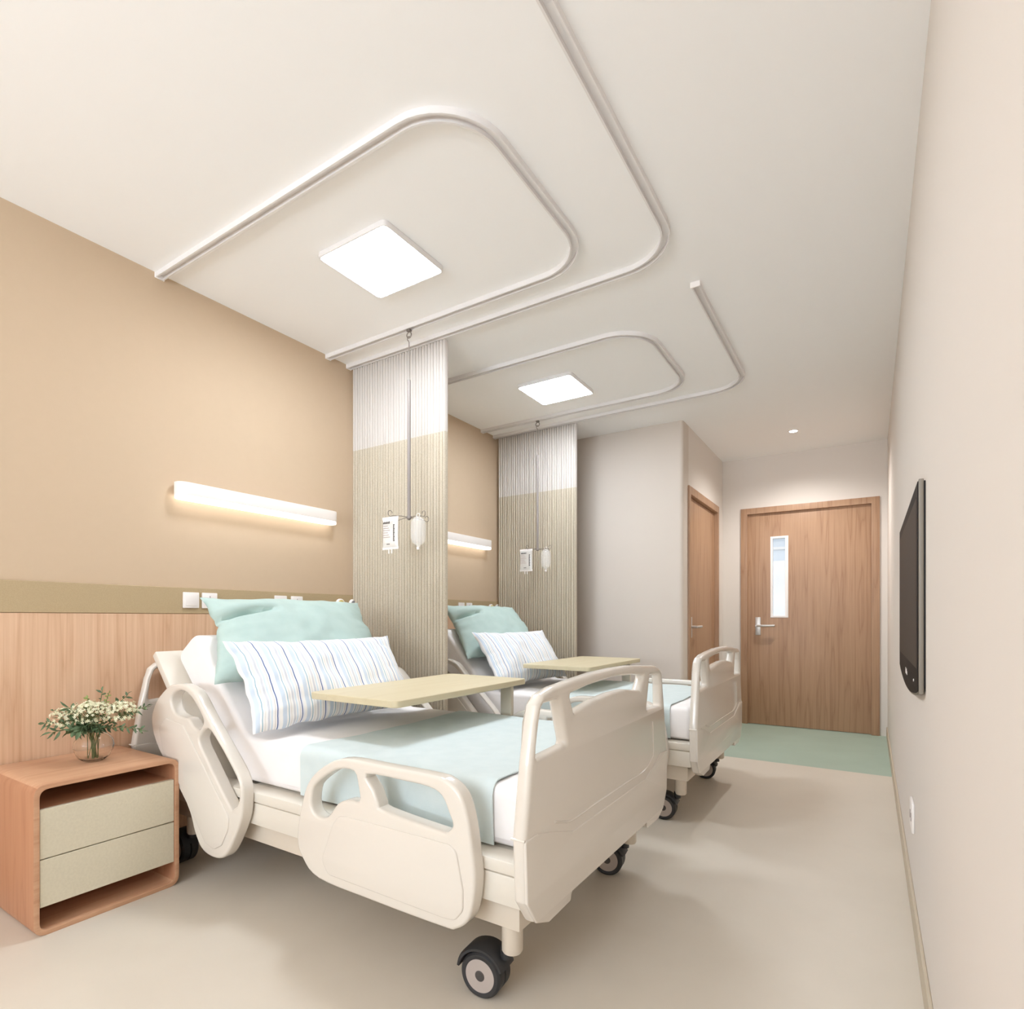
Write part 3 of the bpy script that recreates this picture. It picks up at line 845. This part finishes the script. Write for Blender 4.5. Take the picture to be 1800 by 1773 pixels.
def make_bag():
    cx, cy = IX-.058, IY-.086
    t = thing('drip_bag', (cx, cy, 1.44), 'clear drip bag with black printing on the near drip hanger', 'drip bag', 'drip bags')
    bm = bmesh.new(); nu, nv = 18, 28; W, Hh = .118, .160; z0 = 1.468; V = {}
    for s in (1, -1):
        for i in range(nu+1):
            for j in range(nv+1):
                if s == -1 and (i in (0, nu) or j in (0, nv)): V[i, j, s] = V[i, j, 1]; continue
                u = -1+2*i/nu; v = j/nv
                d = .016*(1-u**4)**.7*(1-(2*v-1)**6)**.8
                V[i, j, s] = bm.verts.new((cx+u*W/2*(1-.06*math.sin(PI*v)), cy-s*d, z0+v*Hh))
    for s in (1, -1):
        for i in range(nu):
            for j in range(nv): bm.faces.new((V[i, j, s], V[i+1, j, s], V[i+1, j+1, s], V[i, j+1, s]))
    link('pouch', bm, M_bag, t)
    bm = bx((cx-.060, cy-.0015, 1.623), (cx+.060, cy+.0015, 1.638), .0006, 1); box(bm, (cx-.060, cy-.0015, 1.458), (cx+.060, cy+.0015, 1.472), .0006, 1)
    link('seal_strip', bm, M_plate, t)
    bm = tube([(cx-.012, cy, 1.462), (cx-.012, cy, 1.436)], .004, 10)
    tube([(cx+.010, cy, 1.462), (cx+.010, cy, 1.436)], .004, 10, bm)
    link('port', bm, M_plate, t)
    # printing: heading block, small lines, upright line of letters
    bm = bmesh.new(); yk = cy-.0175
    def gl(x, z, w_, h_): box(bm, (x, yk, z), (x+w_, yk+.0006, z+h_))
    for k in range(6): gl(cx-.038+k*.0085, 1.598-.0, .006, .012 if k % 2 else .010)
    for k in range(13):
        h_ = .0052; gl(cx+.036, 1.500+k*.0072, .008 if k % 3 else .011, h_)
    for k in range(4): gl(cx-.012+k*.006, 1.483, .0045, .005)
    link('print', bm, M_ink, t)
    bm = bmesh.new()
    for k in range(6): gl(cx-.040, 1.585-k*.0125, .036+.008*(k % 3), .003)
    link('fine_print', bm, M_inkl, t)
    return t
bag = make_bag()
repeat(bag, (-.118, 1.655, 0), 'clear drip bag with black printing on the far drip hanger')
def make_bottle():
    cx, cy = IX+.092, IY-.028
    t = thing('drip_bottle', (cx, cy, 1.46), 'clear rounded drip bottle on the near drip hanger', 'drip bottle', 'drip bottles')
    link('flask', lathe([(.006, .0), (.008, .012), (.016, .018), (.034, .032), (.041, .060), (.042, .120), (.038, .145), (.024, .165), (.010, .172), (0, .173)], (cx, cy, 1.462), 'Z', 32), M_bottle, t)
    link('cap', lathe([(0, -.006), (.009, -.006), (.009, .008), (0, .008)], (cx, cy, 1.460), 'Z', 20), M_plate, t)
    hp = [(cx+.012*math.cos(a), cy, 1.642+.010*math.sin(a)) for a in [2*PI*k/16 for k in range(16)]]
    link('hanging_loop', tube(hp, .0016, 6, None, True), M_plate, t)
    return t
bo = make_bottle()
repeat(bo, (-.118, 1.655, 0), 'clear rounded drip bottle on the far drip hanger')

# ------------------------------------------------------------------ nightstand
ns = thing('nightstand', (-2.6, 1.0, 0), 'low oak nightstand with rounded corners and two cream drawers by the near bed', 'nightstand')
nx0, nx1, ny0, ny1, nz = -2.825, -2.372, .745, 1.219, .514
ow = rounded([(ny0, 0), (ny1, 0), (ny1, nz), (ny0, nz)], .042, 8); iw = rounded([(ny0+.017, .017), (ny0+.017, nz-.017), (ny1-.017, nz-.017), (ny1-.017, .017)], .030, 8)
cab = link('cabinet', plate([ow, iw], nx1-nx0, .0012, YZ((nx0+nx1)/2), 1), M_woodns, ns, slots=[M_woodns2])
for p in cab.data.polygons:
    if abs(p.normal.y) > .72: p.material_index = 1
link('back_panel', bx((nx0+.004, ny0+.012, .012), (nx0+.016, ny1-.012, nz-.012)), M_woodns, ns)
bm = bx((nx0+.01, ny0+.014, .412), (nx1-.022, ny1-.014, .426)); box(bm, (nx0+.01, ny0+.014, .100), (nx1-.022, ny1-.014, .112)); box(bm, (nx0+.01, ny0+.014, .252), (nx1-.022, ny1-.014, .260))
link('shelf', bm, M_woodns, ns)
for z0, z1 in ((.2605, .428), (.096, .2565)):
    link('drawer', bx((nx1-.022, ny0+.0185, z0), (nx1-.004, ny1-.0185, z1), .001, 1), M_cream, ns)

# ------------------------------------------------------------------ vase and flowers
VX, VY, VZ = -2.605, 1.01, .513
vo = [(0, .0), (.030, .0), (.036, .002), (.056, .018), (.070, .045), (.073, .062), (.068, .084), (.052, .103), (.036, .112), (.033, .116)]
vi = [(.030, .116), (.033, .110), (.049, .101), (.064, .083), (.069, .062), (.066, .046), (.053, .021), (.034, .007), (0, .006)]
prof = [(r_*.93, h_) for r_, h_ in vo+vi]
bmv = lathe(prof, (VX, VY, VZ), 'Z', 48)
vase = link('glass_vase', bmv, M_glass, org=(VX, VY, VZ), angle=80)
tag(vase, 'round clear glass vase of flowers on the nightstand', 'vase')
rnd = random.Random(7)
def leafmesh(bm, base, d, up, L, W):
    d = d.normalized(); s = d.cross(up)
    s = s.normalized() if s.length > .01 else Vector((1, 0, 0)); n = s.cross(d).normalized()
    prev = None
    prof = [(0, .05), (.25, .8), (.5, 1), (.78, .62), (1, .02)]
    for t, w_ in prof:
        c = base+d*L*t-n*(-.12*L*math.sin(PI*t))-Vector((0, 0, .15*L*t*t))
        row = [bm.verts.new(c-s*W/2*w_+n*.08*W), bm.verts.new(c-n*.06*W), bm.verts.new(c+s*W/2*w_+n*.08*W)]
        if prev:
            for k in (0, 1): bm.faces.new((prev[k], prev[k+1], row[k+1], row[k]))
        prev = row
def stem_path(tip, bend=.03):
    a = rnd.uniform(0, 2*PI); r_ = rnd.uniform(.005, .022)
    foot = Vector((VX-tip.x*0+r_*math.cos(a), VY+r_*math.sin(a), VZ+.012))
    d = Vector((tip.x-VX, tip.y-VY, 0)); dn = d.normalized() if d.length > .01 else Vector((0, 0, 0))
    neck = Vector((VX, VY, VZ+.118))+dn*min(.018, d.length*.3)+Vector((rnd.uniform(-.006, .006), rnd.uniform(-.006, .006), 0))
    mid = neck+(tip-neck)*.5+Vector((0, 0, bend))
    return smooth_path([foot, neck, mid, tip], 7)
def sprig(tip, label, nleaf=20, L=.034, W=.011, m=M_leaf, bend=.012):
    t = thing('leafy_sprig', (VX, VY, VZ+.012), label, 'foliage', 'sprigs in the vase')
    p = stem_path(Vector(tip), bend)
    link('stem', tube(p, .0013, 6), M_stem, t)
    bm = bmesh.new(); k0 = int(len(p)*.36); nleaf = int(nleaf*1.6); L *= .82; W *= .9
    for i in range(nleaf):
        f = k0+(len(p)-1-k0)*i/(nleaf-1); a = p[int(f)]; b_ = p[min(int(f)+1, len(p)-1)]; q = a.lerp(b_, f-int(f))
        d = (b_-a).normalized() if (b_-a).length > 1e-5 else (p[-1]-p[-2]).normalized()
        an = i*2.4+rnd.uniform(-.3, .3); side = d.orthogonal().normalized(); side = Matrix.Rotation(an, 3, d) @ side
        leafmesh(bm, q, d*.55+side*.8 if i < nleaf-1 else d, side.cross(d)+Vector((0, 0, .3)), L*rnd.uniform(.75, 1.2), W*rnd.uniform(.8, 1.2))
    link('leaves', bm, m, t, angle=80)
    return t
# view-space sideways direction lies mostly along +y and +x here
sx = Vector((.8452, .5344, 0)); dp = Vector((-.5344, .8452, 0)); b0 = Vector((VX, VY, VZ))
def at(px, pz, dd=0): return b0+sx*px+dp*dd+Vector((0, 0, pz))
sprig(at(-.195, .150), 'leafy sprig reaching low toward the wall side, farthest left of the bouquet', 18, .036, .011)
sprig(at(-.185, .195, .03), 'thin leafy sprig above the lowest left one', 9, .026, .008)
sprig(at(-.135, .120, -.04), 'leafy sprig drooping at the left under the cream umbel', 10, .040, .012)
sprig(at(.190, .125), 'leafy sprig drooping low toward the bed', 20, .030, .010)
sprig(at(.190, .212, .03), 'leafy sprig rising toward the bed, right of the bouquet', 18, .034, .010)
sprig(at(.100, .255, .05), 'leafy sprig standing up behind the right cream umbel', 12, .034, .011)
sprig(at(-.010, .268, .06), 'upright slim sprig behind the middle umbel', 9, .032, .009)
sprig(at(-.075, .215, -.03), 'leafy sprig with a long dark leaf between left and middle umbels', 9, .046, .012)
sprig(at(.03, .262, .04), 'olive wispy sprig at the very top of the bouquet', 16, .018, .008, M_leaf2)
sprig(at(-.04, .245, .02), 'olive wispy sprig left of the middle umbel', 14, .020, .011, M_leaf2)
sprig(at(.0, .135, -.07), 'cluster of broad grey-green leaves hanging over the vase rim in front', 22, .042, .017, M_leaf, .03)
sprig(at(-.05, .125, -.05), 'short leafy sprig over the left of the vase rim', 14, .034, .014)
sprig(at(.06, .14, -.05), 'short leafy sprig over the right of the vase rim', 16, .032, .013)
sprig(at(-.03, .17, -.07), 'grey-green sprig right in front of the middle umbel', 14, .036, .013, M_leaf, .02)
sprig(at(.045, .165, -.07), 'small leafy sprig in front, between middle and right umbels', 14, .034, .012, M_leaf, .02)
def umbel(c, rad, flat, label, nf, pale=1):
    t = thing('flower_stem', (VX, VY, VZ+.012), label, 'flower', 'cream flowers in the vase')
    c = Vector(c); p = stem_path(c-Vector((0, 0, rad*.5)), .01)
    st_ = tube(p, .0016, 6); fl = bmesh.new()
    for i in range(nf):
        a = i*2.39996; rr_ = math.sqrt((i+.5)/nf); h_ = math.sqrt(max(0, 1-rr_*rr_))*(1 if i % 4 else -.35)
        d = Vector((rr_*math.cos(a), rr_*math.sin(a), h_*.9-.1))
        q = c+Vector((d.x*rad, d.y*rad, d.z*rad*flat*.9))+Vector((rnd.uniform(-1, 1), rnd.uniform(-1, 1), rnd.uniform(-1, 1)))*rad*.13
        if i % 3 == 0: tube([c-Vector((0, 0, rad*.5)), c.lerp(q, .55), q], .0006, 4, st_)
        nn = (q-c+Vector((0, 0, .01))+Vector((.4, -.6, 0))*.02).normalized(); e1 = nn.orthogonal().normalized(); e2 = nn.cross(e1); rp = rnd.uniform(.0060, .0085); th0 = rnd.uniform(0, 6)
        ctr = fl.verts.new(q)
        for k in range(5):
            a0 = th0+2*PI*k/5
            v = [q+(e1*math.cos(a0+o_)+e2*math.sin(a0+o_))*rp*r0+nn*rp*z_ for o_, r0, z_ in ((-.42, .65, .15), (0, 1.05, .32), (.42, .65, .15))]
            vv = [fl.verts.new(x) for x in v]; fl.faces.new((ctr, vv[0], vv[1], vv[2]))
    link('stem', st_, M_stem, t); link('flower_head', fl, M_petal, t, angle=80)
    return t
umbel(at(.005, .188, -.02), .066, 1.0, 'large dense cream umbel in the middle of the bouquet', 230)
umbel(at(-.118, .165, .01), .056, .95, 'loose cream umbel at the left of the bouquet', 140)
umbel(at(.100, .188, .02), .056, 1.05, 'pale cream umbel at the right of the bouquet', 150)
